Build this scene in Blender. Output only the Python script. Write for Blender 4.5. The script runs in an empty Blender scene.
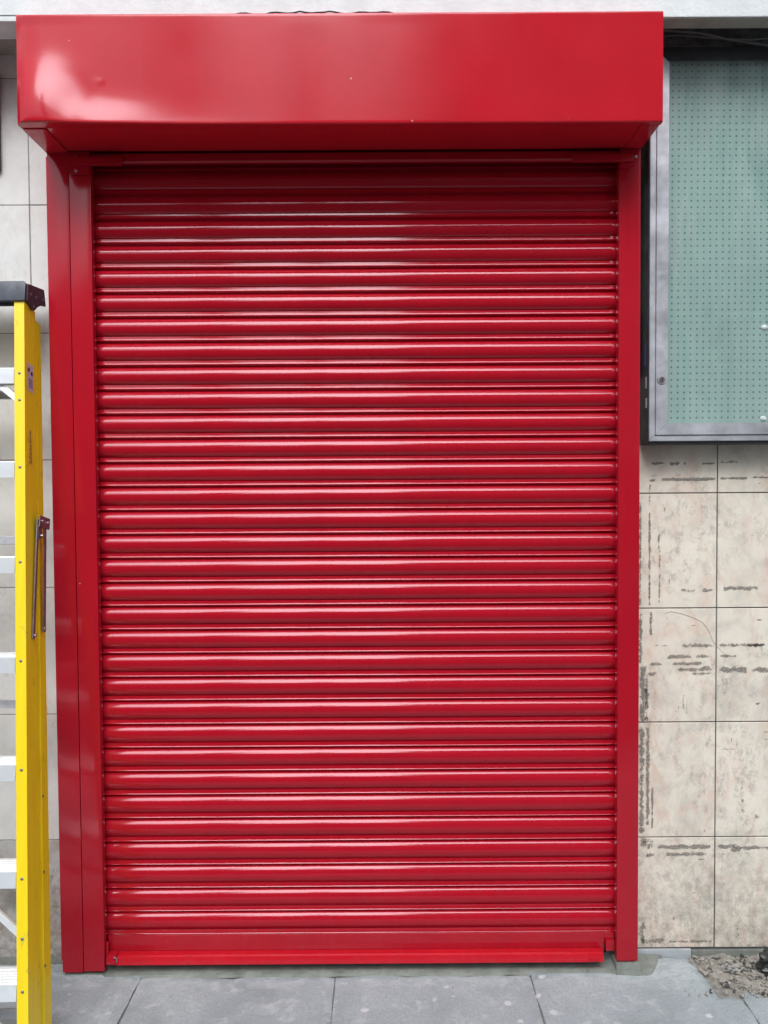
import bpy, bmesh, math, random
from mathutils import Vector, Matrix, noise
random.seed(7)
R = math.radians
sc = bpy.context.scene
COL = sc.collection

# ------------------------------------------------------------------ materials
def new_mat(name):
    m = bpy.data.materials.new(name); m.use_nodes = True
    nt = m.node_tree
    return m, nt, nt.nodes['Principled BSDF']

def N(nt, typ, **kw):
    n = nt.nodes.new(typ)
    for k, v in kw.items():
        if k.startswith('i_'):
            n.inputs[k[2:].replace('_', ' ')].default_value = v
        else:
            setattr(n, k, v)
    return n

def coords(nt, scale=(1, 1, 1)):
    tc = nt.nodes.new('ShaderNodeTexCoord')
    mp = nt.nodes.new('ShaderNodeMapping')
    mp.inputs['Scale'].default_value = scale
    nt.links.new(tc.outputs['Object'], mp.inputs['Vector'])
    return mp.outputs['Vector']

def noise_n(nt, vec, scale, detail=4, rough=.55, dist=0):
    n = N(nt, 'ShaderNodeTexNoise')
    n.inputs['Scale'].default_value = scale; n.inputs['Detail'].default_value = detail
    n.inputs['Roughness'].default_value = rough; n.inputs['Distortion'].default_value = dist
    nt.links.new(vec, n.inputs['Vector'])
    return n.outputs['Fac']

def ramp(nt, fac, stops):
    r = N(nt, 'ShaderNodeValToRGB')
    e = r.color_ramp.elements
    while len(e) < len(stops): e.new(.5)
    for i, (p, c) in enumerate(stops):
        e[i].position = p
        e[i].color = (c[0], c[1], c[2], 1) if not isinstance(c, (int, float)) else (c, c, c, 1)
    nt.links.new(fac, r.inputs['Fac'])
    return r.outputs['Color']

def mix(nt, fac, a, b, mode='MIX'):
    m = N(nt, 'ShaderNodeMix', data_type='RGBA', blend_type=mode)
    for sock, v in ((m.inputs[0], fac), (m.inputs[6], a), (m.inputs[7], b)):
        if isinstance(v, (int, float)): sock.default_value = v
        elif isinstance(v, tuple): sock.default_value = (v[0], v[1], v[2], 1)
        else: nt.links.new(v, sock)
    return m.outputs[2]

def math_n(nt, op, a, b=0.0, c=None):
    m = N(nt, 'ShaderNodeMath', operation=op)
    for i, v in enumerate((a, b, c)):
        if v is None: continue
        if isinstance(v, (int, float)): m.inputs[i].default_value = v
        else: nt.links.new(v, m.inputs[i])
    return m.outputs[0]

def bump(nt, bsdf, h, dist=.002, strength=1.0):
    b = N(nt, 'ShaderNodeBump')
    b.inputs['Distance'].default_value = dist; b.inputs['Strength'].default_value = strength
    nt.links.new(h, b.inputs['Height']); nt.links.new(b.outputs['Normal'], bsdf.inputs['Normal'])

def simple(name, col, rough=.5, metal=0, var=.12, vscale=9, bscale=None, bdist=.0005, spec=.5):
    m, nt, b = new_mat(name)
    v = coords(nt)
    f = noise_n(nt, v, vscale, 5)
    c = ramp(nt, f, [(.3, tuple(x*(1-var) for x in col)), (.7, tuple(min(1, x*(1+var)) for x in col))])
    nt.links.new(c, b.inputs['Base Color'])
    b.inputs['Metallic'].default_value = metal
    b.inputs['Specular IOR Level'].default_value = spec
    rr = ramp(nt, noise_n(nt, v, vscale*2.3, 4), [(.3, max(.02, rough*.8)), (.7, min(1, rough*1.2))])
    nt.links.new(rr, b.inputs['Roughness'])
    if bscale: bump(nt, b, noise_n(nt, v, bscale, 3), bdist)
    return m

def red_paint(name, col, rough, peel, peel_d, dust=.0, wav=None, spec=.5, coat=0, chips=.65):
    m, nt, b = new_mat(name)
    v = coords(nt)
    oi = N(nt, 'ShaderNodeObjectInfo'); va = N(nt, 'ShaderNodeVectorMath', operation='ADD')
    nt.links.new(v, va.inputs[0]); nt.links.new(oi.outputs['Location'], va.inputs[1]); v = va.outputs[0]
    f = noise_n(nt, v, 6, 5)
    base = ramp(nt, f, [(.3, tuple(x*.95 for x in col)), (.7, tuple(x*1.05 for x in col))])
    # faint dusty scuffs and tiny chips of the primer
    sv = coords(nt, (3, 3, 9))
    scr = ramp(nt, noise_n(nt, sv, 14, 6, .7, 1.5), [(.62, 0), (.78, 1)])
    base = mix(nt, math_n(nt, 'MULTIPLY', scr, dust), base, (.62, .33, .33))
    vor = N(nt, 'ShaderNodeTexVoronoi', feature='F1'); vor.inputs['Scale'].default_value = 9
    nt.links.new(v, vor.inputs['Vector'])
    chip = math_n(nt, 'LESS_THAN', vor.outputs['Distance'], .018)
    base = mix(nt, math_n(nt, 'MULTIPLY', chip, chips), base, (.7, .55, .5))
    zz = N(nt, 'ShaderNodeSeparateXYZ'); nt.links.new(va.outputs[0], zz.inputs[0])
    zr = N(nt, 'ShaderNodeMapRange'); nt.links.new(zz.outputs['Z'], zr.inputs[0])
    zr.inputs[1].default_value = .02; zr.inputs[2].default_value = .38; zr.inputs[3].default_value = 1; zr.inputs[4].default_value = 0
    spl = ramp(nt, noise_n(nt, v, 38, 8, .8), [(.50, 0), (.70, .08)])
    base = mix(nt, math_n(nt, 'MULTIPLY', zr.outputs[0], spl), base, (.26, .20, .17))
    drip = ramp(nt, noise_n(nt, coords(nt, (26, 26, 1.1)), 1, 4, .6), [(.60, 0), (.80, .05)])
    base = mix(nt, drip, base, (.40, .25, .24))
    nt.links.new(base, b.inputs['Base Color'])
    rr = ramp(nt, noise_n(nt, v, 5, 5), [(.3, rough*.85), (.75, rough*1.25)])
    nt.links.new(rr, b.inputs['Roughness'])
    b.inputs['Specular IOR Level'].default_value = spec
    b.inputs['Specular Tint'].default_value = (1, .92, 1, 1)
    b.inputs['Coat Weight'].default_value = coat
    b.inputs['Coat Roughness'].default_value = .05
    h = noise_n(nt, v, peel, 2)
    if wav:
        h2 = noise_n(nt, coords(nt, wav), 1, 2)
        h = math_n(nt, 'ADD', math_n(nt, 'MULTIPLY', h, 1.0), math_n(nt, 'MULTIPLY', h2, 6.0))
    bump(nt, b, h, peel_d)
    return m

RED = (.50, .0075, .020)
M = {}
M['hood'] = red_paint('red_hood_paint', (.50, .012, .022), .15, 240, .00005, dust=.22, spec=.42)
M['lath'] = red_paint('red_lath_paint', (.385, .006, .017), .10, 150, .000004, dust=.08, spec=.42, chips=0)
M['rail'] = red_paint('red_rail_paint', (.41, .008, .019), .12, 200, .00003, dust=.06, spec=.4)
M['bar'] = red_paint('red_bar_paint', (.48, .008, .018), .2, 200, .00003, dust=.12, spec=.45)
M['black'] = simple('black_paint', (.018, .019, .024), .45, var=.3)
M['dark_gap'] = simple('dark_cavity', (.012, .012, .013), .9)
M['screw'] = simple('zinc_screw', (.45, .45, .47), .4, 1)

def stone_mat(name, base, grey, pink, dirt_scale, dirt, warm=(.60, .45, .30), low=None):
    m, nt, b = new_mat(name)
    v = coords(nt)
    c = ramp(nt, noise_n(nt, v, 5.5, 8, .65, .4), [(.32, grey), (.5, base), (.7, tuple(min(1, x*1.08) for x in base))])
    c = mix(nt, ramp(nt, noise_n(nt, coords(nt, (1.7, 1, 1)), 7.3, 6, .6, 1.2), [(.49, 0), (.67, .75)]), c, pink)
    sp = ramp(nt, noise_n(nt, coords(nt, (1, 1, .7)), dirt_scale, 9, .82, .15), [(.49, 0), (.62, dirt)])
    big = ramp(nt, noise_n(nt, v, 4, 3), [(.38, 0), (.62, 1)])
    c = mix(nt, math_n(nt, 'MULTIPLY', sp, big), c, (.27, .235, .20))
    st = ramp(nt, noise_n(nt, coords(nt, (1, 1, .55)), 16, 6, .75, .6), [(.64, 0), (.74, .5)])
    c = mix(nt, st, c, warm)
    if low:
        z = N(nt, 'ShaderNodeSeparateXYZ'); nt.links.new(coords(nt), z.inputs[0])
        mr = N(nt, 'ShaderNodeMapRange'); nt.links.new(z.outputs['Z'], mr.inputs[0])
        mr.inputs[1].default_value = low[0]; mr.inputs[2].default_value = low[1]
        mr.inputs[3].default_value = 1; mr.inputs[4].default_value = 0
        g = ramp(nt, noise_n(nt, coords(nt, (1, 1, .8)), 38, 9, .85, .1), [(.43, 0), (.60, 1)])
        c = mix(nt, math_n(nt, 'MULTIPLY', math_n(nt, 'MULTIPLY', g, mr.outputs[0]), low[2]), c, (.24, .205, .165))
    nt.links.new(c, b.inputs['Base Color'])
    b.inputs['Roughness'].default_value = .55
    bump(nt, b, noise_n(nt, v, 60, 6, .7), .0012, .6)
    return m
M['tile_r'] = stone_mat('pale_marbled_tile', (.78, .715, .61), (.58, .535, .46), (.70, .53, .43), 30, .6, low=(.0, .46, .8))
M['tile_l'] = stone_mat('pale_grey_tile', (.74, .74, .72), (.67, .67, .645), (.68, .665, .64), 24, .3)
M['tile_low'] = stone_mat('weathered_speckled_stone', (.52, .51, .50), (.20, .19, .18), (.48, .36, .30), 45, 1, low=(.05, .5, .9))
M['grout'] = simple('dark_grout', (.10, .105, .10), .9, var=.3)
M['grout_pale'] = simple('pale_grout', (.26, .26, .25), .9, var=.3)
M['conc_white'] = simple('painted_concrete', (.70, .735, .74), .8, var=.07, vscale=14, bscale=90, bdist=.0015)
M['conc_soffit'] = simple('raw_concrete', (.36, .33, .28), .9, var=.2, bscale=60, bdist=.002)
M['dark_plaster'] = simple('mottled_plaster', (.34, .335, .32), .9, var=.5, vscale=18, bscale=30, bdist=.006)  # mottled grey plaster for the recess and the beam core
M['plaster_crumb'] = simple('grey_plaster_crumb', (.34, .33, .31), .9, var=.3, vscale=40, bscale=60, bdist=.003)
M['cable'] = simple('grey_cable', (.75, .75, .75), .6)
M['wire'] = simple('black_wire', (.03, .025, .025), .6)
M['alu'] = simple('weathered_aluminium', (.52, .52, .56), .42, .55, var=.32, vscale=13, bscale=50, bdist=.0006)
M['alu_step'] = simple('bright_aluminium', (.80, .83, .86), .36, .35, var=.06, vscale=20)
M['steel'] = simple('dull_steel', (.22, .20, .23), .38, .7, var=.15, vscale=30)
M['tape'] = simple('pale_tape', (.55, .56, .62), .6)
M['tape_blue'] = simple('violet_tape', (.10, .10, .28), .6)
M['peg'] = simple('white_plastic', (.85, .87, .87), .3, var=.03)
M['hair'] = simple('faint_brown_line', (.30, .24, .18), .9)
M['sign'] = simple('dark_sign_enamel', (.04, .042, .05), .4)
M['cap'] = simple('blue_black_moulding', (.032, .042, .065), .42, var=.35, vscale=20, bscale=200, bdist=.0002)
M['cement'] = simple('greenish_wet_cement', (.20, .215, .19), .85, var=.22, vscale=20, bscale=120, bdist=.002)
M['plinth'] = simple('grey_plinth_render', (.38, .41, .43), .85, var=.15, vscale=16, bscale=90, bdist=.002)
M['rubble_base'] = simple('sandy_mortar', (.27, .255, .22), .95, var=.3, vscale=30, bscale=80, bdist=.006)
M['rubble_dark'] = simple('dark_crumb', (.07, .07, .068), .95, var=.5, vscale=60)
M['rubble_pale'] = simple('pale_crumb', (.32, .30, .26), .95, var=.3, vscale=60)
M['asphalt'] = simple('asphalt', (.05, .05, .052), .9, var=.25, vscale=40, bscale=200, bdist=.003)
M['kerb'] = simple('granite_kerb', (.34, .34, .34), .8, var=.2, vscale=60)
M['brick_far'] = simple('far_brick', (.13, .085, .065), .9, var=.3, vscale=3)
M['render_far'] = simple('far_render', (.22, .205, .19), .9, var=.1, vscale=2)
M['pale_far'] = simple('pale_far_render', (.42, .40, .37), .9, var=.1, vscale=2)
M['slate'] = simple('far_slate', (.10, .10, .115), .7, var=.2, vscale=8)
M['win_frame'] = simple('far_window_frame', (.6, .6, .58), .5)
M['win_glass'] = simple('far_window_glass', (.03, .035, .04), .06, var=.1)

# yellow fibreglass: lengthwise faint fibres, scuffs
def yellow():
    m, nt, b = new_mat('yellow_fibreglass')
    v = coords(nt, (60, 60, 1.2))
    c = ramp(nt, noise_n(nt, v, 1, 4), [(.3, (.94, .68, .012)), (.7, (.98, .78, .018))])
    s = ramp(nt, noise_n(nt, coords(nt, (1, 1, .5)), 30, 5, .7, .6), [(.60, 0), (.70, .55)])
    c = mix(nt, s, c, (.45, .33, .10))
    nt.links.new(c, b.inputs['Base Color']); b.inputs['Roughness'].default_value = .38
    bump(nt, b, noise_n(nt, v, 3, 3), .0003, .5)
    tl = N(nt, 'ShaderNodeBsdfTranslucent'); nt.links.new(c, tl.inputs['Color'])
    mx = N(nt, 'ShaderNodeMixShader'); mx.inputs[0].default_value = .12
    nt.links.new(b.outputs[0], mx.inputs[1]); nt.links.new(tl.outputs[0], mx.inputs[2])
    nt.links.new(mx.outputs[0], nt.nodes['Material Output'].inputs['Surface'])
    return m
M['yellow'] = yellow()

# stone paving: bluish grey, worn pale patches, gum spots
def paving():
    m, nt, b = new_mat('grey_stone_paving')
    v = coords(nt)
    c = ramp(nt, noise_n(nt, v, 4.2, 8, .62, .3), [(.3, (.27, .31, .32)), (.5, (.41, .46, .475)), (.72, (.50, .555, .57))])
    f = ramp(nt, noise_n(nt, v, 120, 4, .8), [(.35, 0), (.68, .75)])
    c = mix(nt, f, c, (.27, .31, .33))
    p = ramp(nt, noise_n(nt, v, 13, 8, .78, .5), [(.53, 0), (.66, .55)])
    c = mix(nt, p, c, (.62, .66, .67))
    sy = N(nt, 'ShaderNodeSeparateXYZ'); nt.links.new(v, sy.inputs[0])
    ed = N(nt, 'ShaderNodeMapRange'); nt.links.new(sy.outputs['Y'], ed.inputs[0])
    ed.inputs[1].default_value = -.13; ed.inputs[2].default_value = -.05; ed.inputs[3].default_value = 0; ed.inputs[4].default_value = 1
    wn = ramp(nt, noise_n(nt, coords(nt, (.6, 1.3, 1)), 22, 8, .75, .5), [(.47, 0), (.56, .75)])
    c = mix(nt, math_n(nt, 'MULTIPLY', ed.outputs[0], wn), c, (.52, .56, .56))
    vor = N(nt, 'ShaderNodeTexVoronoi', feature='F1'); vor.inputs['Scale'].default_value = 15
    dv = N(nt, 'ShaderNodeVectorMath', operation='ADD')
    nz = N(nt, 'ShaderNodeTexNoise'); nz.inputs['Scale'].default_value = 40; nt.links.new(v, nz.inputs['Vector'])
    sc_ = N(nt, 'ShaderNodeVectorMath', operation='SCALE'); sc_.inputs['Scale'].default_value = .02
    nt.links.new(nz.outputs['Color'], sc_.inputs[0]); nt.links.new(v, dv.inputs[0]); nt.links.new(sc_.outputs[0], dv.inputs[1])
    nt.links.new(dv.outputs[0], vor.inputs['Vector'])
    g = ramp(nt, vor.outputs['Distance'], [(.13, 1), (.20, 0)])
    gate = ramp(nt, noise_n(nt, v, 2.6, 2), [(.50, 0), (.58, .85)])
    c = mix(nt, math_n(nt, 'MULTIPLY', g, gate), c, (.66, .68, .69))
    d = ramp(nt, noise_n(nt, v, 70, 2, .5), [(.73, 0), (.76, .8)])
    c = mix(nt, d, c, (.10, .10, .10))
    nt.links.new(c, b.inputs['Base Color']); b.inputs['Roughness'].default_value = .75
    bump(nt, b, noise_n(nt, v, 45, 9, .85), .005, 1)
    return m
M['paving'] = paving()
M['joint'] = simple('sandy_joint', (.22, .22, .205), .95, var=.3, vscale=60)

# green pegboard with a grid of small holes
def pegboard():
    m, nt, b = new_mat('green_pegboard')
    v = coords(nt)
    s = N(nt, 'ShaderNodeSeparateXYZ'); nt.links.new(v, s.inputs[0])
    def cell(o, off):
        t = math_n(nt, 'SUBTRACT', math_n(nt, 'FRACT', math_n(nt, 'DIVIDE', math_n(nt, 'SUBTRACT', o, off), .0195)), .5)
        return math_n(nt, 'MULTIPLY', t, t)
    d = math_n(nt, 'SQRT', math_n(nt, 'ADD', cell(s.outputs['X'], .9716-.00975), cell(s.outputs['Z'], 2.7-.00975)))
    h = ramp(nt, d, [(.12, 1), (.19, 0)])
    c = ramp(nt, noise_n(nt, coords(nt, (1, 1, .35)), 9, 6, .6, .5), [(.3, (.28, .41, .39)), (.7, (.37, .505, .48))])
    c = mix(nt, ramp(nt, noise_n(nt, v, 45, 5, .8), [(.64, 0), (.72, .6)]), c, (.12, .24, .21))
    c = mix(nt, math_n(nt, 'MULTIPLY', h, .8), c, (.035, .07, .07))
    nt.links.new(c, b.inputs['Base Color']); b.inputs['Roughness'].default_value = .6
    return m
M['pegboard'] = pegboard()

def glass():
    m, nt, b = new_mat('case_glass')
    out = nt.nodes['Material Output']
    tr = N(nt, 'ShaderNodeBsdfTransparent'); tr.inputs['Color'].default_value = (.97, .99, .98, 1)
    gl = N(nt, 'ShaderNodeBsdfGlossy'); gl.inputs['Roughness'].default_value = .02
    fr = N(nt, 'ShaderNodeFresnel'); fr.inputs['IOR'].default_value = 1.5
    df = N(nt, 'ShaderNodeBsdfDiffuse'); df.inputs['Color'].default_value = (.6, .62, .62, 1)
    dirt = math_n(nt, 'MULTIPLY', ramp(nt, noise_n(nt, coords(nt, (3, 1, .35)), 4, 6, .7, 1), [(.42, 0), (.72, 1)]), .13)
    a = N(nt, 'ShaderNodeMixShader'); geo = N(nt, 'ShaderNodeNewGeometry'); ior = N(nt, 'ShaderNodeMapRange'); ior.inputs[3].default_value = 1.5; ior.inputs[4].default_value = 1/1.5
    nt.links.new(geo.outputs['Backfacing'], ior.inputs[0]); nt.links.new(ior.outputs[0], fr.inputs['IOR']); nt.links.new(fr.outputs[0], a.inputs[0])
    nt.links.new(tr.outputs[0], a.inputs[1]); nt.links.new(gl.outputs[0], a.inputs[2])
    c = N(nt, 'ShaderNodeMixShader'); nt.links.new(dirt, c.inputs[0])
    nt.links.new(a.outputs[0], c.inputs[1]); nt.links.new(df.outputs[0], c.inputs[2])
    nt.links.new(c.outputs[0], out.inputs['Surface'])
    return m
M['glass'] = glass()

# adhesive residue: ragged dark scrapings, broken up by noise
def residue():
    m, nt, b = new_mat('adhesive_residue')
    out = nt.nodes['Material Output']
    att = N(nt, 'ShaderNodeAttribute', attribute_name='edge')
    v = coords(nt, (1, 1, 1))
    n1 = noise_n(nt, v, 170, 6, .8)
    n2 = noise_n(nt, v, 55, 3, .6)
    s = math_n(nt, 'ADD', math_n(nt, 'MULTIPLY', n1, .5), math_n(nt, 'MULTIPLY', n2, .5))
    s = math_n(nt, 'ADD', s, math_n(nt, 'MULTIPLY', math_n(nt, 'SUBTRACT', att.outputs['Fac'], .5), .24))
    a = ramp(nt, s, [(.47, 0), (.57, .9)])
    c = ramp(nt, noise_n(nt, v, 200, 3), [(.3, (.15, .135, .115)), (.7, (.40, .37, .32))])
    nt.links.new(c, b.inputs['Base Color']); b.inputs['Roughness'].default_value = .9
    tr = N(nt, 'ShaderNodeBsdfTransparent')
    mx = N(nt, 'ShaderNodeMixShader'); nt.links.new(a, mx.inputs[0])
    nt.links.new(tr.outputs[0], mx.inputs[1]); nt.links.new(b.outputs[0], mx.inputs[2])
    nt.links.new(mx.outputs[0], out.inputs['Surface'])
    return m
M['residue'] = residue()

# ------------------------------------------------------------------ mesh helpers
def link(name, bm, mat, parent=None, smooth=False, angle=35, bevel=0):
    me = bpy.data.meshes.new(name)
    if bevel:
        bmesh.ops.bevel(bm, geom=bm.edges[:], offset=bevel, segments=2, affect='EDGES', profile=.7, clamp_overlap=True)
    bmesh.ops.recalc_face_normals(bm, faces=bm.faces[:])
    bm.to_mesh(me); bm.free()
    mats = mat if isinstance(mat, (list, tuple)) else [mat]
    for m in mats: me.materials.append(M[m])
    if smooth:
        for p in me.polygons: p.use_smooth = True
        me.set_sharp_from_angle(angle=R(angle))
    o = bpy.data.objects.new(name, me); COL.objects.link(o)
    if parent: o.parent = parent
    return o

def box(bm, x0, x1, y0, y1, z0, z1, mi=0):
    vs = [bm.verts.new((x, y, z)) for x in (x0, x1) for y in (y0, y1) for z in (z0, z1)]
    for idx in ((0, 1, 3, 2), (4, 6, 7, 5), (0, 4, 5, 1), (2, 3, 7, 6), (0, 2, 6, 4), (1, 5, 7, 3)):
        f = bm.faces.new([vs[i] for i in idx]); f.material_index = mi
    return vs

def B(*a, **k):
    bm = bmesh.new(); box(bm, *a, **k); return bm

def prism(bm, pts, axis, a0, a1):
    """pts: closed 2d outline; extruded along axis from a0 to a1"""
    def V(p, t):
        if axis == 'x': return (t, p[0], p[1])
        if axis == 'y': return (p[0], t, p[1])
        return (p[0], p[1], t)
    A = [bm.verts.new(V(p, a0)) for p in pts]; C = [bm.verts.new(V(p, a1)) for p in pts]
    bm.faces.new(A[::-1]); bm.faces.new(C)
    n = len(pts)
    for i in range(n): bm.faces.new((A[i], A[(i+1) % n], C[(i+1) % n], C[i]))

def cyl(bm, c, r, h, axis='y', seg=14):
    mtx = Matrix.Translation(c) @ (Matrix.Rotation(R(90), 4, 'X') if axis == 'y' else Matrix.Rotation(R(90), 4, 'Y') if axis == 'x' else Matrix())
    bmesh.ops.create_cone(bm, cap_ends=True, segments=seg, radius1=r, radius2=r, depth=h, matrix=mtx)

def tube(bm, pts, r, seg=7):
    pts = [Vector(p) for p in pts]; rings = []
    for i, p in enumerate(pts):
        t = (pts[min(i+1, len(pts)-1)] - pts[max(i-1, 0)]).normalized()
        a = t.cross(Vector((0, 0, 1)));
        if a.length < .1: a = t.cross(Vector((0, 1, 0)))
        a.normalize(); b = t.cross(a)
        rings.append([bm.verts.new(p + (a*math.cos(k*2*math.pi/seg) + b*math.sin(k*2*math.pi/seg))*r) for k in range(seg)])
    for i in range(len(rings)-1):
        for k in range(seg):
            bm.faces.new((rings[i][k], rings[i][(k+1) % seg], rings[i+1][(k+1) % seg], rings[i+1][k]))
    bm.faces.new(rings[0][::-1]); bm.faces.new(rings[-1])

def beam3(bm, a, b, w, t, up=(0, 1, 0)):
    """flat bar between two points; w = width in plane, t = thickness along up"""
    a, b = Vector(a), Vector(b); d = (b-a).normalized(); u = Vector(up); s = d.cross(u).normalized(); u = s.cross(d).normalized()
    vs = []
    for p in (a, b):
        for i, j in ((-1, -1), (1, -1), (1, 1), (-1, 1)):
            vs.append(bm.verts.new(p + s*(i*w/2) + u*(j*t/2)))
    for idx in ((0, 1, 2, 3), (7, 6, 5, 4), (0, 4, 5, 1), (1, 5, 6, 2), (2, 6, 7, 3), (3, 7, 4, 0)):
        bm.faces.new([vs[i] for i in idx])

def tag(o, label, cat, group=None):
    o['label'] = label; o['category'] = cat
    if group: o['group'] = group
    return o
def empty(name, loc=(0, 0, 0), rot=(0, 0, 0)):
    o = bpy.data.objects.new(name, None); o.location = loc; o.rotation_euler = rot; o.empty_display_size = .1
    COL.objects.link(o); return o
def child(o, parent):     # parent an object built in world space under an Empty placed at parent.location
    o.parent = parent
    o.location = (-parent.location.x, -parent.location.y, -parent.location.z)
    return o
def structure(o): o['kind'] = 'structure'; return o

WY = .06            # face of the tiled walls
# ================================================================== roller shutter
sh = empty('roller_shutter', (0, 0, 0))
tag(sh, 'closed glossy red roller shutter with red hood box and side rails', 'roller shutter')

# lath: convex face, interlock bead, groove; repeated at 74.5 mm
PITCH = .0745
def arc(z0, z1, y0, y1, sag, n):
    """points from (y0,z0) down to (y1,z1) bulging towards -y by sag"""
    c = math.hypot(z1-z0, y1-y0); Rr = (c*c/4 + sag*sag)/(2*sag); half = math.asin(min(1, c/2/Rr))
    out = []
    for i in range(n+1):
        a = -half + 2*half*i/n
        s = (math.sin(a)/math.sin(half)+1)/2
        out.append((y0+(y1-y0)*s - (math.cos(a)-math.cos(half))*Rr, z0+(z1-z0)*s))
    return out
def lath_profile():
    # z relative to the lath's top edge; y 0 = most forward
    p = [(.016, .004), (.013, .001)]
    p += arc(0.0, -.0505, .0102, .0096, .0108, 20)
    p += [(.0125, -.0512), (.0096, -.0520), (.0092, -.0545), (.0088, -.0570), (.0083, -.0595), (.0077, -.0618), (.0069, -.0632), (.0064, -.0639), (.0057, -.0646), (.0064, -.0652), (.0078, -.0657), (.0110, -.0664)]
    p += [(.0150, -.070), (.0165, -.0745)]
    return p
prof = lath_profile()
NX = 24
bm = bmesh.new()
X0, X1 = -.812, .812
cols = []
for i in range(NX+1):
    x = X0+(X1-X0)*i/NX
    cols.append([bm.verts.new((x, y, z)) for y, z in prof])
for i in range(NX):
    for k in range(len(prof)-1):
        bm.faces.new((cols[i][k], cols[i+1][k], cols[i+1][k+1], cols[i][k+1]))
# back sheet gives the lath its thickness
back = [[bm.verts.new((X0+(X1-X0)*i/NX, y+.0012, z)) for y, z in prof] for i in (0, NX)]
for k in range(len(prof)-1):
    bm.faces.new((back[0][k+1], back[1][k+1], back[1][k], back[0][k]))
    bm.faces.new((cols[0][k], cols[0][k+1], back[0][k+1], back[0][k]))
    bm.faces.new((cols[NX][k+1], cols[NX][k], back[1][k], back[1][k+1]))
lath0 = link('lath', bm, 'lath', sh, smooth=True, angle=50)
ZTOP = 2.324+.0115
for n in range(-3, 30):
    o = lath0 if n == -3 else lath0.copy()
    if n != -3: COL.objects.link(o); o.parent = sh
    o.location = (0, random.uniform(-.0004, .0004), ZTOP-n*PITCH)
    o.rotation_euler = (R(random.uniform(-.4, .4)), R(random.uniform(-.02, .02)), 0)

# guide rails (front plate with returns)
def rail(name, x0, x1, zb, lip_in):
    bm = bmesh.new()
    box(bm, x0, x1, -.034, -.006, zb, 2.532)
    return link(name, bm, 'rail', sh, smooth=True, bevel=.0015)
r1 = rail('guide_rail', -.8615, -.7975, .016, 1)
r2 = rail('guide_rail', .7975, .8605, .037, -1)
link('cover_strip', B(-.9275, -.8635, -.0345, -.004, .013, 2.531), 'rail', sh, smooth=True, bevel=.0015)
link('wall_angle', B(-.9440, -.9270, -.001, .0595, .034, 2.531), 'rail', sh, smooth=True, bevel=.001)
link('rail_channel', B(-.9265, -.815, -.0035, .0595, .02, 2.531), 'rail', sh)
link('rail_channel', B(.815, .8620, -.005, .0595, .04, 2.531), 'rail', sh)
link('back_panel', B(-.8149, .8149, .035, .0585, .03, 2.60), 'dark_gap', sh)
link('edge_trim', B(.8607, .8630, -.0335, -.006, .04, 2.531), 'rail', sh, smooth=True, bevel=.001)

# hood: folded sheet with real dents and an oil-canned lower fold
HX0, HX1, HY, HZ0, HZ1 = -.932, .8665, -.22, 2.5315, 2.8365
def g(v, c, s): return math.exp(-((v-c)/s)**2/2)
def dent(x, z):
    d = .0
    d += .0245*g(x, -.885, .070)*g(z, 2.595, .072)+.0105*g(x, -.74, .15)*g(z, 2.530, .042)             # bulge by the left end
    d += .0030*math.exp(-(z-HZ0)/.022)*(1/(1+math.exp((x+.33)/.10)))   # lower fold kicks outward
    d += .0030*math.exp(-(HZ1-z)/.030)*g(x, -.86, .10)*-1
    d -= .0035*g(x, -.925, .030)*g(z, 2.68, .09)
    d += .0006*math.exp(-(z-HZ0)/.03)*g(x, .78, .12)
    d += .0011*g(x, -.704, .008)*g(z, 2.650, .005)           # little ding
    d += .0007*noise.noise(Vector((x*4.5, 0, 9.3)))
    d += .00035*noise.noise(Vector((x*3.2, z*2, 1.3)))+.00022*noise.noise(Vector((x*9, z*2.5, 5.3)))
    return d
bm = bmesh.new()
r = .0045
pf = [(.0585, HZ1), (-.10, HZ1), (HY+r*2, HZ1)]
for i in range(5):
    a = R(90-22.5*i*1.0); pf.append((HY+r-math.cos(R(22.5*i))*0-math.sin(R(22.5*i))*r, HZ1-r+math.cos(R(22.5*i))*r))
nz = 46
for i in range(1, nz): pf.append((HY, HZ1-r-(HZ1-HZ0-2*r)*i/nz))
for i in range(5): pf.append((HY+r-math.cos(R(22.5*i))*r, HZ0+r-math.sin(R(22.5*i))*r))
pf += [(HY+.02, HZ0)]
nx = 260
cols = []
for i in range(nx+1):
    x = HX0+(HX1-HX0)*i/nx; c = []
    for y, z in pf:
        w = max(0, min(1, (HY+.02-y)/.02)) if z > HZ1-.001 or z < HZ0+.001 else 1
        e = min(1, (x-HX0)/.02+.15, (HX1-x)/.02+.15)
        top = min(1, (HZ1-z)/.03)
        low = 1
        c.append(bm.verts.new((x, y-dent(x, z)*w*e*max(0, top)*low, z)))
    cols.append(c)
for i in range(nx):
    for k in range(len(pf)-1):
        bm.faces.new((cols[i][k], cols[i+1][k], cols[i+1][k+1], cols[i][k+1]))
hood = link('hood', bm, 'hood', sh, smooth=True, angle=60)
M['scuff'] = simple('pale_scuff', (.62, .42, .40), .6)
def yface(x, z): return HY-dent(x, z)*min(1, max(0, (HZ1-z)/.03))-.0004
for x, z, w_ in ((-.003, 2.655, .0028), (.167, 2.538, .0024)):
    bm = bmesh.new()
    bmesh.ops.create_icosphere(bm, subdivisions=2, radius=1, matrix=Matrix.Translation((x, yface(x, z), z)) @ Matrix.Diagonal((w_*.7, .0005, w_, 1)))
    link('paint_chip', bm, 'scuff', hood)
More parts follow.
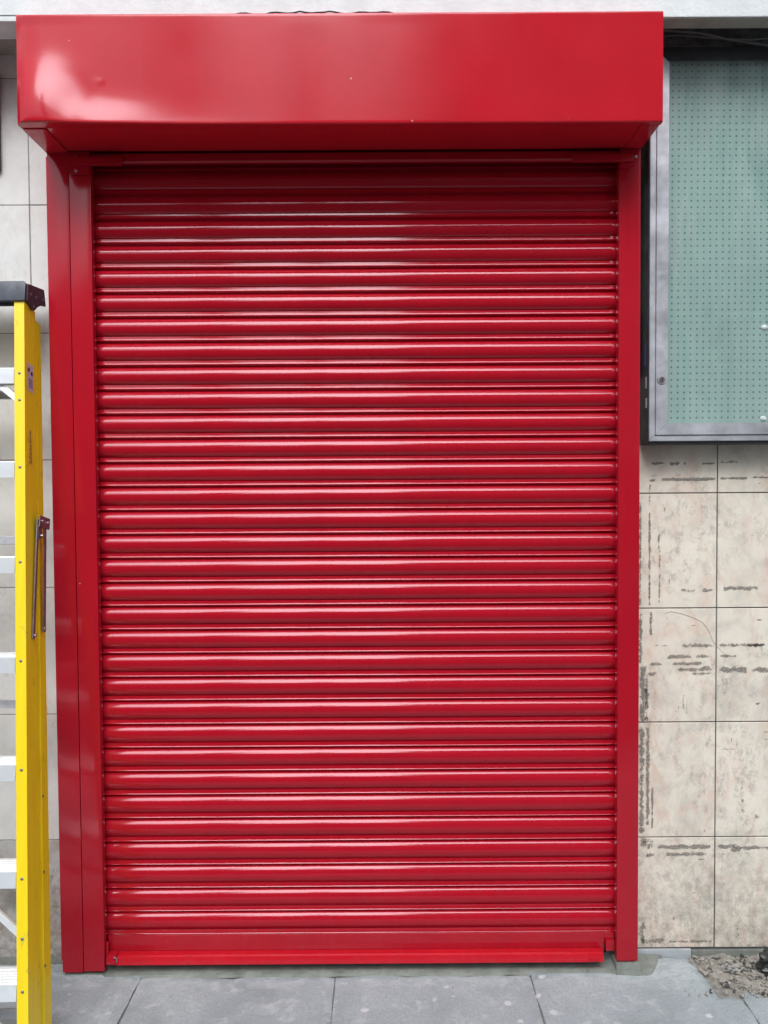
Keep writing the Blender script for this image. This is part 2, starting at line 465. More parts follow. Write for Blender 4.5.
# end plates and the underside, each a sheet of its own
for x in (HX0+.0015, HX1-.0035):
    o = link('end_plate', B(x, x+.002, HY+.004, .058, HZ0+.003, HZ1-.002), 'hood', hood)
link('underside', B(-.862, .812, HY+.0205, -.036, HZ0+.0005, HZ0+.0025), 'hood', hood, smooth=True, bevel=.0005)
link('underside_flange', B(HX0+.004, -.8625, HY+.0195, -.0, HZ0-.0030, HZ0-.0005), 'hood', hood, smooth=True, bevel=.0005)
link('underside_flange', B(.813, HX1-.003, HY+.0195, -.036, HZ0-.0010, HZ0+.0015), 'hood', hood, smooth=True, bevel=.0005)
# lath guide under the hood and its brackets
bm = bmesh.new(); prism(bm, [(-.030, 2.527), (-.030, 2.505), (-.026, 2.500), (-.014, 2.500), (-.012, 2.508), (-.012, 2.527)], 'x', -.796, .796)
link('lath_guide', bm, 'rail', sh, smooth=True)
for x0, x1, z0 in ((-.845, -.700, 2.488), (.655, .838, 2.490)):
    b_ = link('bracket', B(x0, x1, -.047, -.0355, z0, 2.5125), 'rail', sh, smooth=True, bevel=.001)
for x0, x1 in ((-.895, -.795), (.797, .862)):
    bm = bmesh.new()
    if x0 < 0: prism(bm, [(-.905, 2.529), (-.850, 2.462), (-.799, 2.462), (-.799, 2.529)], 'y', -.0395, -.0355)
    else: prism(bm, [(.799, 2.470), (.842, 2.482), (.860, 2.529), (.799, 2.529)], 'y', -.0395, -.0355)
    gp = link('top_plate', bm, 'rail', sh)
    for z in (2.472, 2.512) if x0 < 0 else (2.505,):
        bm = bmesh.new(); cyl(bm, ((-.838 if x0 < 0 else .846), -.041, z), .004, .004); link('screw', bm, 'screw', gp, smooth=True)

# bottom bar: flat web with a kicked-out toe and end pieces
bm = bmesh.new(); prism(bm, [(-.0045, .1115), (.002, .1115), (.008, .040), (.0035, .040)], 'x', -.795, .768)
bb = link('bottom_bar', bm, 'rail', sh, smooth=True, bevel=.0008)
bm = bmesh.new(); prism(bm, [(-.0005, .0600), (-.022, .0595), (-.0275, .0565), (-.034, .0400), (-.034, .034), (-.030, .034), (-.0005, .053)], 'x', -.760, .757)
link('toe_angle', bm, 'bar', bb, smooth=True, angle=25)
bm = bmesh.new(); prism(bm, [(-.0005, .062), (-.0265, .061), (-.0320, .044), (-.0320, .035), (-.0005, .035)], 'x', -.793, -.762)
link('end_piece', bm, 'rail', bb)
bm = bmesh.new(); prism(bm, [(-.0345, .043), (-.0358, .040), (-.0358, .036), (-.0345, .034)], 'x', .708, .745)
link('end_piece', bm, 'rail', bb)
link('web_end', B(.7685, .7968, -.0035, .002, .0915, .1113), 'rail', bb)
link('end_lock', B(.770, .7965, -.0125, .002, .057, .0905), 'rail', bb, smooth=True, bevel=.0012)
link('end_lock', B(-.797, -.790, -.018, -.0115, .05, .098), 'rail', bb, smooth=True, bevel=.0012)
bm = bmesh.new(); tube(bm, [(-.768, -.034, .060), (-.758, -.036, .057), (-.759, -.037, .046)], .0022); link('wire_clip', bm, 'screw', bb, smooth=True)

# ================================================================== walls
def tile_wall(bm, x_edges, z_edges, y=WY, gap=.0035, th=.012, jit=.0007):
    for i in range(len(x_edges)-1):
        for k in range(len(z_edges)-1):
            dy = random.uniform(-jit, jit)
            b2 = bmesh.new()
            box(b2, x_edges[i]+gap/2, x_edges[i+1]-gap/2, y+dy, y+th, z_edges[k]+gap/2, z_edges[k+1]-gap/2)
            bmesh.ops.bevel(b2, geom=b2.edges[:], offset=.0012, segments=1, affect='EDGES')
            me = bpy.data.meshes.new('t'); b2.to_mesh(me); b2.free(); bm.from_mesh(me); bpy.data.meshes.remove(me)

# left wall
lw = empty('tiled_wall', (-2, .06, 0)); tag(lw, 'pale grey tiled wall behind the yellow step ladder', 'wall')
bm = bmesh.new()
xs = [-.9475, -1.022] + [-1.022-.6*i for i in range(1, 9)]
tile_wall(bm, xs[::-1], [.391, .798, 1.2045, 1.609, 2.008, 2.406, 2.797, 3.0], gap=.0028)
child(link('tile_cladding', bm, 'tile_l'), lw)
bm = bmesh.new(); tile_wall(bm, xs[::-1], [.002, .391], gap=.003, jit=.001)
child(link('weathered_course', bm, 'tile_low'), lw)
child(link('backing', B(-5.9, -.94, WY+.0028, .30, -.02, 3.02), 'grout_pale'), lw)
# right wall
rw = empty('tiled_wall', (2, .06, 0)); tag(rw, 'cream marbled tiled wall with scraped glue lines right of the red shutter', 'wall')
bm = bmesh.new()
xs = [.868, 1.139]+[1.139+.3655*i for i in range(1, 12)]
tile_wall(bm, xs, [.0235, .386, .759, 1.1253, 1.4915, 1.858], gap=.0036)
child(link('tile_cladding', bm, 'tile_r'), rw)
child(link('backing', B(.868, 5.9, WY+.0030, .30, -.02, 2.05), 'grout'), rw)
child(link('plinth', B(.868, 1.062, WY-.008, WY+.0025, -.01, .0215), 'plinth', bevel=.0015), rw)
child(link('plinth', B(1.065, 3.5, WY-.006, WY+.0025, -.01, .018), 'cement', bevel=.002), rw)
# residue lines
bm = bmesh.new(); lay = bm.loops.layers.float_color.new('edge')
def mark(x0, x1, z0, z1, s, horiz=True):
    """long ragged smear; the edge attribute is high on the centre line and falls to the rims"""
    L_, W_ = (x1-x0, z1-z0) if horiz else (z1-z0, x1-x0)
    n = max(3, int(L_/.006)); y = WY-.0012
    grid = []
    for i in range(n+1):
        row = []
        for j, e in enumerate((0, .55, 1, .55, 0)):
            t = i/n; u = j/4
            wob = noise.noise(Vector((x0*31+i*.3, z0*17, 3)))*W_*.12
            e2 = e*min(1, t*n/1.5, (1-t)*n/1.5)
            if horiz: p = (x0+t*L_, y, z0+u*W_+wob)
            else: p = (x0+u*W_+wob, y, z0+t*L_)
            row.append((bm.verts.new(p), e2*s))
        grid.append(row)
    for i in range(n):
        for j in range(4):
            q = [grid[i][j], grid[i+1][j], grid[i+1][j+1], grid[i][j+1]]
            f = bm.faces.new([a[0] for a in q])
            for lp, a in zip(f.loops, q): lp[lay] = (a[1], a[1], a[1], 1)
def PX(u): return .925+(u-648.5)/315.6     # measured on the wall face
def PZ(v): return 1.4915-(v-493)/313.2-(v-493)*(v-837)*0
H = [(649, 664, 463.5, 3, 1), (666, 679, 463.5, 4, 1.1), (681, 686, 464, 3, .9), (699, 714, 464, 2.4, .9), (718, 742, 462.5, 3, .7),
     (649, 659, 475.5, 1.5, .7), (672, 681, 475, 2.5, .9), (724, 730, 475, 3, 1), (646, 656, 479.6, 3, 1.05), (659, 714.5, 479.2, 3.2, 1.25),
     (717.5, 747, 478.5, 2.6, 1.15), (748, 775, 478, 2.4, .9), (754, 761, 484, 2.5, .8),
     (679, 697, 590, 4, .65), (701, 714, 590, 4, .9), (721, 760, 588, 5, 1.0), (652, 672, 645, 2, .5), (680, 714.5, 645, 4, .8), (717.5, 766, 645, 4, .75), (745, 765, 645, 4, .95),
     (666, 692, 656, 4, 1), (694, 714.5, 656, 3.5, .9), (718, 737, 656, 3, .85), (647, 664, 663.5, 4, 1), (671, 702, 663.5, 4, 1), (700, 714, 667, 3.5, .9),
     (676, 714.5, 669, 4.5, .95), (717.5, 748, 669.5, 6.5, 1.1), (750, 780, 670, 6.5, 1.05), (646, 657, 673, 3.5, 1), (690, 714, 673.5, 3, .7),
     (657, 713, 849, 4.8, 1.25), (717.5, 738, 849, 4.6, 1.25), (731, 744, 852, 5.5, 1.1), (740, 775, 850.5, 3.8, 1.1), (645, 656, 857, 4, 1.1), (665, 708, 856.5, 5.5, .9), (718, 728, 857, 3, .6), (738, 755, 856, 3, .7),
     (720, 726, 705, 3, .6), (755, 762, 704, 2.5, 1), (754, 762, 620, 3, .9), (639, 656, 843, 9, .85), (640, 654, 846, 10, .75),
     (673, 676, 922, 4, 1.1), (678, 681, 915, 4, .8), (754, 757, 795, 3, 1), (641, 668, 945, 7, .8), (668, 714, 946, 3, .8)]
for a, b, c, t, s in H: mark(PX(a), PX(b), PZ(c+t*.65), PZ(c-t*.65), s*.98, True)
V_ = [(648, 484, 506, 2.6, .7), (648.2, 511, 572, 2.6, 1.0), (648.5, 572, 606, 2.4, .85), (638.9, 500, 606, 3, .8), (657.6, 525, 550, 2.2, .8), (658.5, 548, 604, 2.4, .75),
      (661, 500, 522, 3, .35), (649.8, 610, 636, 3.4, .9), (639.5, 611, 664, 4, .8), (642.5, 664, 722, 7.5, .95), (646, 672, 722, 4, .8), (641, 726, 836, 6, .9), (647.5, 726, 828, 4, 1.0), (652, 787, 832, 2.6, 1.0),
      (668, 576, 590, 2, .6), (743, 770, 818, 4, .45), (757, 808, 824, 6, .5), (683, 695, 712, 3, .55), (643, 925, 948, 5, .8), (740, 925, 945, 4, .5)]
for c, a, b, t, s in V_: mark(PX(c-t*.65), PX(c+t*.65), PZ(b), PZ(a), s*.98, False)
rq = random.Random(5)
for k in range(70):
    x = rq.uniform(.872, 1.36); z = rq.choice([rq.uniform(.05, 1.6), rq.uniform(.66, .80)]); L_ = rq.uniform(.008, .05)
    if rq.random() < .55: mark(x, x+L_, z, z+rq.uniform(.003, .007), rq.uniform(.25, .7), True)
    else: mark(x, x+rq.uniform(.003, .006), z, z+L_, rq.uniform(.25, .7), False)
res = link('glue_residue', bm, 'residue'); child(res, rw)
# hairline crack running across the joint
crk = [(664, 613), (670, 611), (680, 613), (692, 617), (702, 622), (708, 630), (712, 640), (716, 646), (722, 652), (727, 657)]
bm = bmesh.new(); tube(bm, [(PX(a), WY-.0002, PZ(b)) for a, b in crk], .0006, 5)
child(link('hairline_crack', bm, 'hair'), rw)

# dark recess above the display case
up = empty('plaster_panel', (1.5, .06, 2.9)); tag(up, 'dark plaster recess between concrete beam and display case top', 'wall')
child(link('plaster_face', B(.868, 5.9, WY+.001, .30, 2.052, 3.02), 'dark_plaster'), up)
bm = bmesh.new()
for (x, z, w, h) in ((.955, 2.893, .05, .03), (1.02, 2.877, .16, .022), (.99, 2.868, .08, .014), (1.10, 2.905, .07, .02), (1.22, 2.885, .10, .018), (.92, 2.87, .035, .03)):
    m0 = Matrix.Translation((x, WY-.004, z)) @ Matrix.Diagonal((w/2, .008, h/2, 1))
    rr_ = bmesh.ops.create_icosphere(bm, subdivisions=3, radius=1, matrix=m0)
    for v in rr_['verts']: v.co += Vector((noise.noise(v.co*40), noise.noise(v.co*37)*.4, noise.noise(v.co*43)))*.008
child(link('loose_plaster', bm, 'plaster_crumb', smooth=True, angle=60), up)
for pts, rad in (([(.88, .02, 2.915), (.97, .02, 2.908), (1.06, .018, 2.899), (1.16, .02, 2.878), (1.27, .02, 2.862), (1.45, .025, 2.858), (1.9, .03, 2.87)], .0032),
                 ([(.88, .03, 2.895), (1.0, .03, 2.900), (1.12, .028, 2.888), (1.22, .028, 2.884), (1.4, .03, 2.90)], .0024)):
    bm = bmesh.new(); tube(bm, pts, rad)
    tag(link('cable', bm, 'cable', smooth=True), 'thicker grey cable sagging across the dark gap above the display case' if rad > .003 else 'thin grey cable lying higher against the dark plaster above the case', 'cable')

# concrete beam over everything
cb = empty('concrete_beam', (0, 0, 2.95)); tag(cb, 'white painted concrete beam running above the red hood', 'beam')
child(link('beam', B(-5.9, 5.9, -.15, -.093, 2.857, 3.9), ['conc_white'], bevel=.003), cb)
child(link('beam_core', B(-5.9, 5.9, -.0925, .30, 2.956, 3.9), 'dark_plaster'), cb)
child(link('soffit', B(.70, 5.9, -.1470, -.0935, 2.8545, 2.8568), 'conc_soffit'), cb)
child(link('ledge', B(-5.9, -.937, -.156, -.06, 2.8525, 2.866), ['conc_white'], bevel=.001), cb)
child(link('groove', B(-5.9, -.937, -.1515, -.149, 2.8665, 2.8725), 'grout'), cb)  # raised dark strip, the shade of a groove put into its colour
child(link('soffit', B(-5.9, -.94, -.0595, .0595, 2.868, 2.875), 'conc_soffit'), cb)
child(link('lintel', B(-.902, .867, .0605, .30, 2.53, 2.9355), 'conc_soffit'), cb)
bm = bmesh.new(); tube(bm, [(-.36+.0165*i, -.205+.004*math.sin(i*1.3), 2.8400+.0050*abs(math.sin(i*.42+.3))*(.4+.6*(i > 7))+(.003 if 12 < i < 17 else 0)) for i in range(30)], .0021)
tag(link('wire', bm, 'wire', smooth=True), 'thin loose black wire lying along the top edge of the red hood', 'wire')
sg = tag(link('wall_sign', B(-1.62, -1.106, .042, .0585, 2.512, 2.815), 'sign', bevel=.003), 'dark sign plate edge at the far left, high on the pale wall', 'sign')

# ================================================================== display case
dc = empty('display_case', (1.5, .0, 1.6515)); tag(dc, 'wall mounted aluminium display case with green pegboard right of the shutter', 'display case')
CX0, CX1, CZ0, CZ1, CY = .892, 2.05, 1.6515, 2.835, -.03
bm = bmesh.new()
box(bm, CX0-.0015, CX0+.004, CY+.006, .0585, CZ0-.004, CZ1); box(bm, CX0+.004, CX1, CY+.006, .0585, CZ0-.008, CZ0+.002)
box(bm, CX1, CX1+.005, CY+.006, .0585, CZ0-.008, CZ1); box(bm, CX0+.004, CX1, CY+.006, .0585, CZ1-.012, CZ1)
box(bm, CX0+.004, CX1, .045, .0584, CZ0+.002, CZ1-.012)
case_box = link('case_box', bm, 'black'); child(case_box, dc)
def frame(name, x0, x1, z0, z1, w, y0, y1, mat, parts=('l', 'r', 'b', 't')):
    bm = bmesh.new()
    for s in parts:
        b2 = bmesh.new()
        m_ = .0
        if s == 'l': prism(b2, [(x0, z0), (x0+w, z0+w), (x0+w, z1-w), (x0, z1)], 'y', y0, y1)
        if s == 'r': prism(b2, [(x1, z0), (x1, z1), (x1-w, z1-w), (x1-w, z0+w)], 'y', y0, y1)
        if s == 'b': prism(b2, [(x0+.0004, z0), (x1-.0004, z0), (x1-w, z0+w-.0004), (x0+w, z0+w-.0004)], 'y', y0, y1)
        if s == 't': prism(b2, [(x0+.0004, z1), (x0+w, z1-w+.0004), (x1-w, z1-w+.0004), (x1-.0004, z1)], 'y', y0, y1)
        bmesh.ops.bevel(b2, geom=b2.edges[:], offset=.0015, segments=2, affect='EDGES')
        me = bpy.data.meshes.new('t'); b2.to_mesh(me); b2.free(); bm.from_mesh(me); bpy.data.meshes.remove(me)
    return link(name, bm, mat, smooth=True)
child(frame('outer_frame', CX0+.001, CX1-.001, CZ0, CZ1-.03, .0175, CY-.001, CY+.02, 'alu', ('l', 'r', 'b')), dc)
door = frame('door_frame', CX0+.0195, CX1-.0195, CZ0+.0185, CZ1-.012, .0365, CY-.005, CY+.018, 'alu', ('l', 'r', 'b')); child(door, dc)
child(link('top_rail', B(CX0+.001, CX1-.001, CY+.001, CY+.02, 2.802, CZ1-.0005), 'black', bevel=.002), dc)  # rail coloured black for the shade that hides the case top
pgb = link('pegboard', B(CX0+.005, CX1-.002, .004, .008, CZ0+.004, CZ1-.014), 'pegboard'); child(pgb, dc)
child(link('glass_pane', B(CX0+.050, CX1-.050, CY+.006, CY+.010, CZ0+.050, CZ1-.03), 'glass'), dc)
bm = bmesh.new(); cyl(bm, (.929, CY-.0065, 1.838), .0085, .004, seg=20); lk = link('lock', bm, 'steel', smooth=True); child(lk, dc)
bm = bmesh.new(); box(bm, .9275, .9305, CY-.0095, CY-.0086, 1.833, 1.843); kh = link('keyhole', bm, 'dark_gap', lk)
bm = bmesh.new(); tube(bm, [(.929+.0135*math.cos(R(a)), CY-.0055, 1.836+.0125*math.sin(R(a))) for a in range(150, 330, 20)], .0009, 5)
child(link('scratch_ring', bm, 'black'), dc)
for z0, z1, m_, y0 in ((1.885, 1.955, 'tape_blue', .0), (1.815, 1.850, 'tape', -.012), (1.755, 1.785, 'tape', -.014)):
    child(link('tape_scrap', B(CX0-.0024, CX0-.0014, y0, y0+.014, z0, z1), m_), dc)
for x, z in ((1.262, 2.000), (1.260, 1.720)):
    bm = bmesh.new(); cyl(bm, (x, .012, z), .0065, .016, seg=14)
    bmesh.ops.create_uvsphere(bm, u_segments=14, v_segments=8, radius=.0095, matrix=Matrix.Translation((x-.004, .0035, z+.001)) @ Matrix.Diagonal((1.15, .6, .85, 1)))
    tag(link('peg', bm, 'peg', smooth=True), 'white plastic peg stuck in the green pegboard, %s of the two' % ('upper' if z > 1.9 else 'lower'), 'peg', 'white pegs in the pegboard')

# ================================================================== step ladder
lad = empty('step_ladder', (-1.129, -.53, 0), (R(-10.96), 0, 0))
tag(lad, 'folded yellow fibreglass step ladder with aluminium steps leaning left of shutter', 'step ladder')
LT = 2.108
def xr(l): return .165+(LT-l)*.0672
def stile_mesh(s):
    bm = bmesh.new()
    # C channel: front flange, web, rear flange -- outline in (x,y), lofted along l
    W, Dp, t = .029, .078, .004
    out = [(0, 0), (0, Dp), (-W, Dp), (-W, Dp-t), (-t, Dp-t), (-t, t), (-W, t), (-W, 0)]
    ls = [.02, .5, 1.0, 1.5, LT-.005]
    rings = [[bm.verts.new((s*(xr(l)+x), y, l)) for x, y in out] for l in ls]
    n = len(out)
    for a in range(len(ls)-1):
        for i in range(n): bm.faces.new((rings[a][i], rings[a][(i+1) % n], rings[a+1][(i+1) % n], rings[a+1][i]))
    bm.faces.new(rings[0]); bm.faces.new(rings[-1][::-1])
    return bm
rear_y0 = lambda l: .086+(LT-l)*.010
def rear_mesh(s):
    bm = bmesh.new()
    W, Dp, t = .024, .043, .0035
    out = [(0, 0), (0, Dp), (-W, Dp), (-W, Dp-t), (-t, Dp-t), (-t, t), (-W, t), (-W, 0)]
    ls = [.03, .5, 1.0, 1.5, LT-.03]
    rings = [[bm.verts.new((s*(xr(l)+x-.001), y*(.75+.25*(LT-l)/LT*1.4)+rear_y0(l), l)) for x, y in out] for l in ls]
    n = len(out)
    for a in range(len(ls)-1):
        for i in range(n): bm.faces.new((rings[a][i], rings[a][(i+1) % n], rings[a+1][(i+1) % n], rings[a+1][i]))
    bm.faces.new(rings[0]); bm.faces.new(rings[-1][::-1])
    return bm
STEPS = [1.872, 1.597, 1.327, 1.055, .772, .502, .228]
for s in (1, -1):
    st = link('stile', stile_mesh(s), 'yellow', lad, smooth=True, angle=30)
    rv = None
    for l in (1.886, 1.806, 1.61, 1.341, 1.071, .785, .51, .363, .236):
        if rv is None:
            bm = bmesh.new(); bmesh.ops.create_uvsphere(bm, u_segments=10, v_segments=6, radius=.0042, matrix=Matrix.Diagonal((1, .5, 1, 1)))
            rv = link('rivet', bm, 'steel', st, smooth=True); o = rv
        else: o = rv.copy(); COL.objects.link(o)
        o.location = (s*(xr(l)-.0145), -.0002, l)
    rr_ = link('rear_rail', rear_mesh(s), 'yellow', lad, smooth=True, angle=30)
    for l in (.70, .26, .50):
        o = rv.copy(); COL.objects.link(o); o.parent = rr_; o.location = (s*(xr(l)+.0), rear_y0(l)+.004, l); o.rotation_euler = (0, 0, R(90))
    link('foot', B(s*xr(.02)-.022*(s > 0)-.012*(s < 0), s*xr(.02)+.012*(s > 0)+.022*(s < 0), -.006, .085, -.018 if 0 else 0.0, .035), 'cap', lad, bevel=.003)
    link('foot', B(s*xr(.02)-.020*(s > 0)-.010*(s < 0), s*xr(.02)+.010*(s > 0)+.020*(s < 0), .100, .160, .0, .035), 'cap', lad, bevel=.003)
# steps: ribbed tread, deep front lip; kept level while the ladder leans
for l in STEPS:
    w = xr(l)-.0305
    bm = bmesh.new()
    top = .0
    pts = [(-.004, -.046)]
    pts += [(-.004, -.003), (-.002, 0)]
    for i in range(5):
        y = .004+i*.015
        pts += [(y, 0), (y+.002, -.0022), (y+.004, -.0022), (y+.006, 0)]
    pts += [(.084, 0), (.086, -.003), (.086, -.034), (.083, -.034), (.083, -.006), (0, -.006), (0, -.046)]
    prism(bm, pts, 'x', -w, w)
    o = link('step', bm, 'alu_step', lad, smooth=True, angle=20)
    o.location = (0, .0005, l+.030)
    o.rotation_euler = (R(6.5), 0, 0)
# diagonal braces under the top and the two lowest steps
for l in (1.872, .502, .228):
    for s in (1, -1):
        bm = bmesh.new(); a = (s*(xr(l)-.010), .012, l-.135 if l < 1 else l-.070); b = (s*(xr(l)-.028-(.13 if l < 1 else .048)), .020, l-.018)
        beam3(bm, a, b, .017, .012)
        link('step_brace', bm, 'alu_step', lad, bevel=.001)
for l in (1.415, .95, .14, 1.85):
    w = xr(l)-.026
    link('rear_brace', B(-w, w, rear_y0(l)+.004, rear_y0(l)+.012, l-.012, l+.012), 'alu', lad, bevel=.001)
# top cap
bm = bmesh.new()
cw = .1655
cap_o = [(-cw-.004, 2.104), (-cw-.004, 2.157), (-cw, 2.163), (cw, 2.163), (cw+.004, 2.157), (cw+.004, 2.104)]
prism(bm, cap_o, 'y', -.008, .004)
prism(bm, [(.0041, 2.150), (.0041, 2.160), (.118, 2.190), (.136, 2.146), (.130, 2.146), (.114, 2.180)], 'x', -cw, cw)
cap = link('cap', bm, 'cap', lad, smooth=True, bevel=.0015)
for s in (1, -1):
    bm = bmesh.new()
    o_ = [(.0042, 2.160), (.116, 2.190), (.136, 2.144), (.100, 2.134), (.078, 2.118), (.060, 2.100), (.042, 2.094), (.024, 2.102), (.0042, 2.108)]
    prism(bm, o_, 'x', s*(cw+.0005), s*(cw+.0065))
    sp_ = link('cap_cheek', bm, 'cap', cap, bevel=.001)
    for y, l in ((.024, 2.136), (.062, 2.142), (.108, 2.154), (.050, 2.108)):
        o = rv.copy(); COL.objects.link(o); o.parent = cap; o.location = (s*(cw+.0072), y, l); o.rotation_euler = (0, 0, R(90))
        o.scale = (1.1, 1.1, 1.1)
# folded spreader on each side
for s in (1, -1):
    X = s*(xr(1.44)+.0035)
    br = link('spreader', B(min(X+s*.0115, X+s*.0150), max(X+s*.0115, X+s*.0150), .050, .122, 1.447, 1.480), 'steel', lad, bevel=.001)
    bm = bmesh.new(); beam3(bm, (X+s*.004, .062, 1.470), (X+s*.0205, .040, 1.13), .014, .004, up=(1, 0, 0)); link('arm', bm, 'steel', br, bevel=.001)
    bm = bmesh.new(); beam3(bm, (X+s*.008, .101, 1.475), (X+s*.0225, .106, 1.15), .0165, .004, up=(1, 0, 0)); link('arm', bm, 'steel', br, bevel=.001)
    bm = bmesh.new(); beam3(bm, (X+s*.008, .066, 1.455), (X+s*.009, .074, 1.415), .022, .004, up=(1, 0, 0)); link('hinge_plate', bm, 'steel', br, bevel=.001)
    for y, l in ((.066, 1.465), (.105, 1.465), (.070, 1.423), (.045, 1.14), (.106, 1.16)):
        bm = bmesh.new(); cyl(bm, (X+s*(.0160 if l > 1.2 else .0235), y, l), .0045, .006, axis='x', seg=10)
        link('rivet', bm, 'screw', br, smooth=True)
# sticker with two pictograms, and a rubbed scrawl, on the outer web of the right stile
stx = lambda l: xr(l)+.0006
def webquad(bm, y0, y1, l0, l1, off=.0006):
    vs = [bm.verts.new((xr(l)+off, y, l)) for y, l in ((y0, l0), (y1, l0), (y1, l1), (y0, l1))]
    bm.faces.new(vs)
    r_ = [bm.verts.new((xr(l)+off+.0002, y, l)) for y, l in ((y0, l0), (y1, l0), (y1, l1), (y0, l1))]
    bm.faces.new(r_)
M['sticker'] = simple('grey_white_sticker', (.58, .54, .56), .4, var=.08, vscale=60)
M['ink'] = simple('dark_ink', (.05, .04, .06), .5)
M['ink_blue'] = simple('worn_blue_print', (.24, .25, .30), .5, var=.3, vscale=200)
M['scrawl'] = simple('brown_marker', (.25, .10, .05), .6, var=.4, vscale=100)
bm = bmesh.new(); webquad(bm, .016, .060, 1.842, 1.925); stk = link('sticker', bm, 'sticker', lad)
bm = bmesh.new(); webquad(bm, .026, .052, 1.852, 1.882, .0011); link('print_block', bm, 'ink_blue', stk)
for y, l in ((.027, 1.905), (.047, 1.898)):
    bm = bmesh.new(); cyl(bm, (xr(l)+.0012, y, l), .007, .0006, axis='x', seg=16); link('pictogram', bm, 'ink', stk)
bm = bmesh.new()
pts = []
for i in range(46):
    t = i/45
    pts.append((xr(1.72-t*.095)+.0008, .036+.010*math.sin(i*1.15)*(.35+.65*t), 1.722-t*.095+.004*math.cos(i*1.7)))
tube(bm, pts, .0009, 5); link('scrawl', bm, 'scrawl', lad)

# ================================================================== ground
# pavement slabs (600 mm wide) over a base sheet
bm = bmesh.new()
rnd = random.Random(3)
edges_x = [-.0785+.605*i for i in range(-9, 11)]
for i in range(len(edges_x)-1):
    y = -.036 if i in (8, 9) else .050
    lens = [.90, .66]
    first = True
    for L_ in lens:
        y1, y0 = y, y-L_
        x0, x1 = edges_x[i]+.0005, edges_x[i+1]-.0005
        nxx, nyy = 40, (60 if y > -.1 else 8)
        if abs(i-9) > 3: nxx, nyy = 4, 6
        hz = rnd.uniform(-.0015, .0015); tx = rnd.uniform(-.002, .002)
        gr = []
        for a in range(nxx+1):
            row = []
            for b in range(nyy+1):
                u, v = a/nxx, b/nyy
                x = x0+(x1-x0)*u; yy = y0+(y1-y0)*v
                # worn, nibbled arrises
                nb = noise.noise(Vector((x*14, yy*14, 4)))
                if a in (0, nxx): x += (.0015+.004*nb)*(1 if a == 0 else -1)
                if b in (0, nyy): yy += (.004+.009*noise.noise(Vector((x*9, yy*9, 9)))+.004*nb)*(1 if b == 0 else -1)
                e = min(u*(x1-x0), (1-u)*(x1-x0), v*L_, (1-v)*L_)
                z = hz+tx*(u-.5) - .004*max(0, 1-e/.004)
                z += .0016*noise.noise(Vector((x*7, yy*7, 0)))+.0007*noise.noise(Vector((x*30, yy*30, 0)))
                if i == 10 and x > 1.045: z -= .012*min(1, max(0, (x-1.045)/.02))*min(1, max(0, (yy+.165)/.02)) # broken corner
                row.append(bm.verts.new((x, yy, z)))
            gr.append(row)
        for a in range(nxx):
            for b in range(nyy): bm.faces.new((gr[a][b], gr[a+1][b], gr[a+1][b+1], gr[a][b+1]))
        # skirts
        for a in range(nxx):
            for b in (0, nyy):
                p, q = gr[a][b], gr[a+1][b]
                p2, q2 = bm.verts.new(p.co+Vector((0, 0, -.02))), bm.verts.new(q.co+Vector((0, 0, -.02))); bm.faces.new((p, q, q2, p2))
        for b in range(nyy):
            for a in (0, nxx):
                p, q = gr[a][b], gr[a][b+1]
                p2, q2 = bm.verts.new(p.co+Vector((0, 0, -.02))), bm.verts.new(q.co+Vector((0, 0, -.02))); bm.faces.new((p, q, q2, p2))
        y = y0-.006
structure(link('pavement', bm, 'paving', smooth=True, angle=50))
structure(link('ground', B(-60, 60, -60, .30, -.30, -.135), 'asphalt'))
structure(link('pavement_base', B(-30, 30, -1.62, .055, -.13, -.010), 'joint'))
structure(link('kerb', B(-30, 30, -1.76, -1.625, -.134, -.002), 'kerb', bevel=.01))
structure(link('road', B(-30, 30, -7.6, -1.765, -.134, -.12), 'asphalt'))
structure(link('far_kerb', B(-30, 30, -7.74, -7.605, -.134, .0), 'kerb', bevel=.01))
structure(link('far_pavement', B(-30, 30, -9.2, -7.745, -.134, -.004), 'paving'))
# cement skim under the shutter, ragged outer edge
bm = bmesh.new()
n = 260; tops = []
for i in range(n+1):
    x = -2.4+(3.365)*i/n
    yf = -.041+.006*noise.noise(Vector((x*7, 0, 2)))+.004*noise.noise(Vector((x*25, 0, 2)))
    if x < -.80: yf = -.030
    if x < -.935: yf = .032+.006*noise.noise(Vector((x*12, 0, 2)))
    yf -= .012*max(0, min(1, (x-.76)/.05))
    if x > .89: yf += (x-.89)**1.5*6+.006*noise.noise(Vector((x*60, 0, 8)))
    yf = min(yf, .045)
    rows = []
    for j, (f, z) in enumerate(((0, -.004), (.04, .0035), (.3, .0045), (.6, .006), (1, .010))):
        yy = yf+(.058-yf)*f
        rows.append(bm.verts.new((x, yy, z+.0012*noise.noise(Vector((x*22, yy*22, 7)))+(.012 if .795 < x < .865 and yy > -.05 and j > 0 else 0))))
    tops.append(rows)
for i in range(n):
    for j in range(4): bm.faces.new((tops[i][j], tops[i+1][j], tops[i+1][j+1], tops[i][j+1]))
structure(link('cement_strip', bm, 'cement', smooth=True, angle=60))
# mortar pad under the right rail
bm = bmesh.new(); bmesh.ops.create_grid(bm, x_segments=26, y_segments=16, size=.5)
for v in bm.verts:
    x, y = v.co.x, v.co.y; e = max(abs(x), abs(y))*2
    v.co = Vector((.832+x*.088, -.012+y*.075, (.032 if e < .9 else -.004)+.004*noise.noise(Vector((x*9, y*9, 2)))))
tag(link('mortar_pad', bm, ['cement'], smooth=True, angle=70), 'small lump of rough mortar packed under the right side rail', 'mortar')
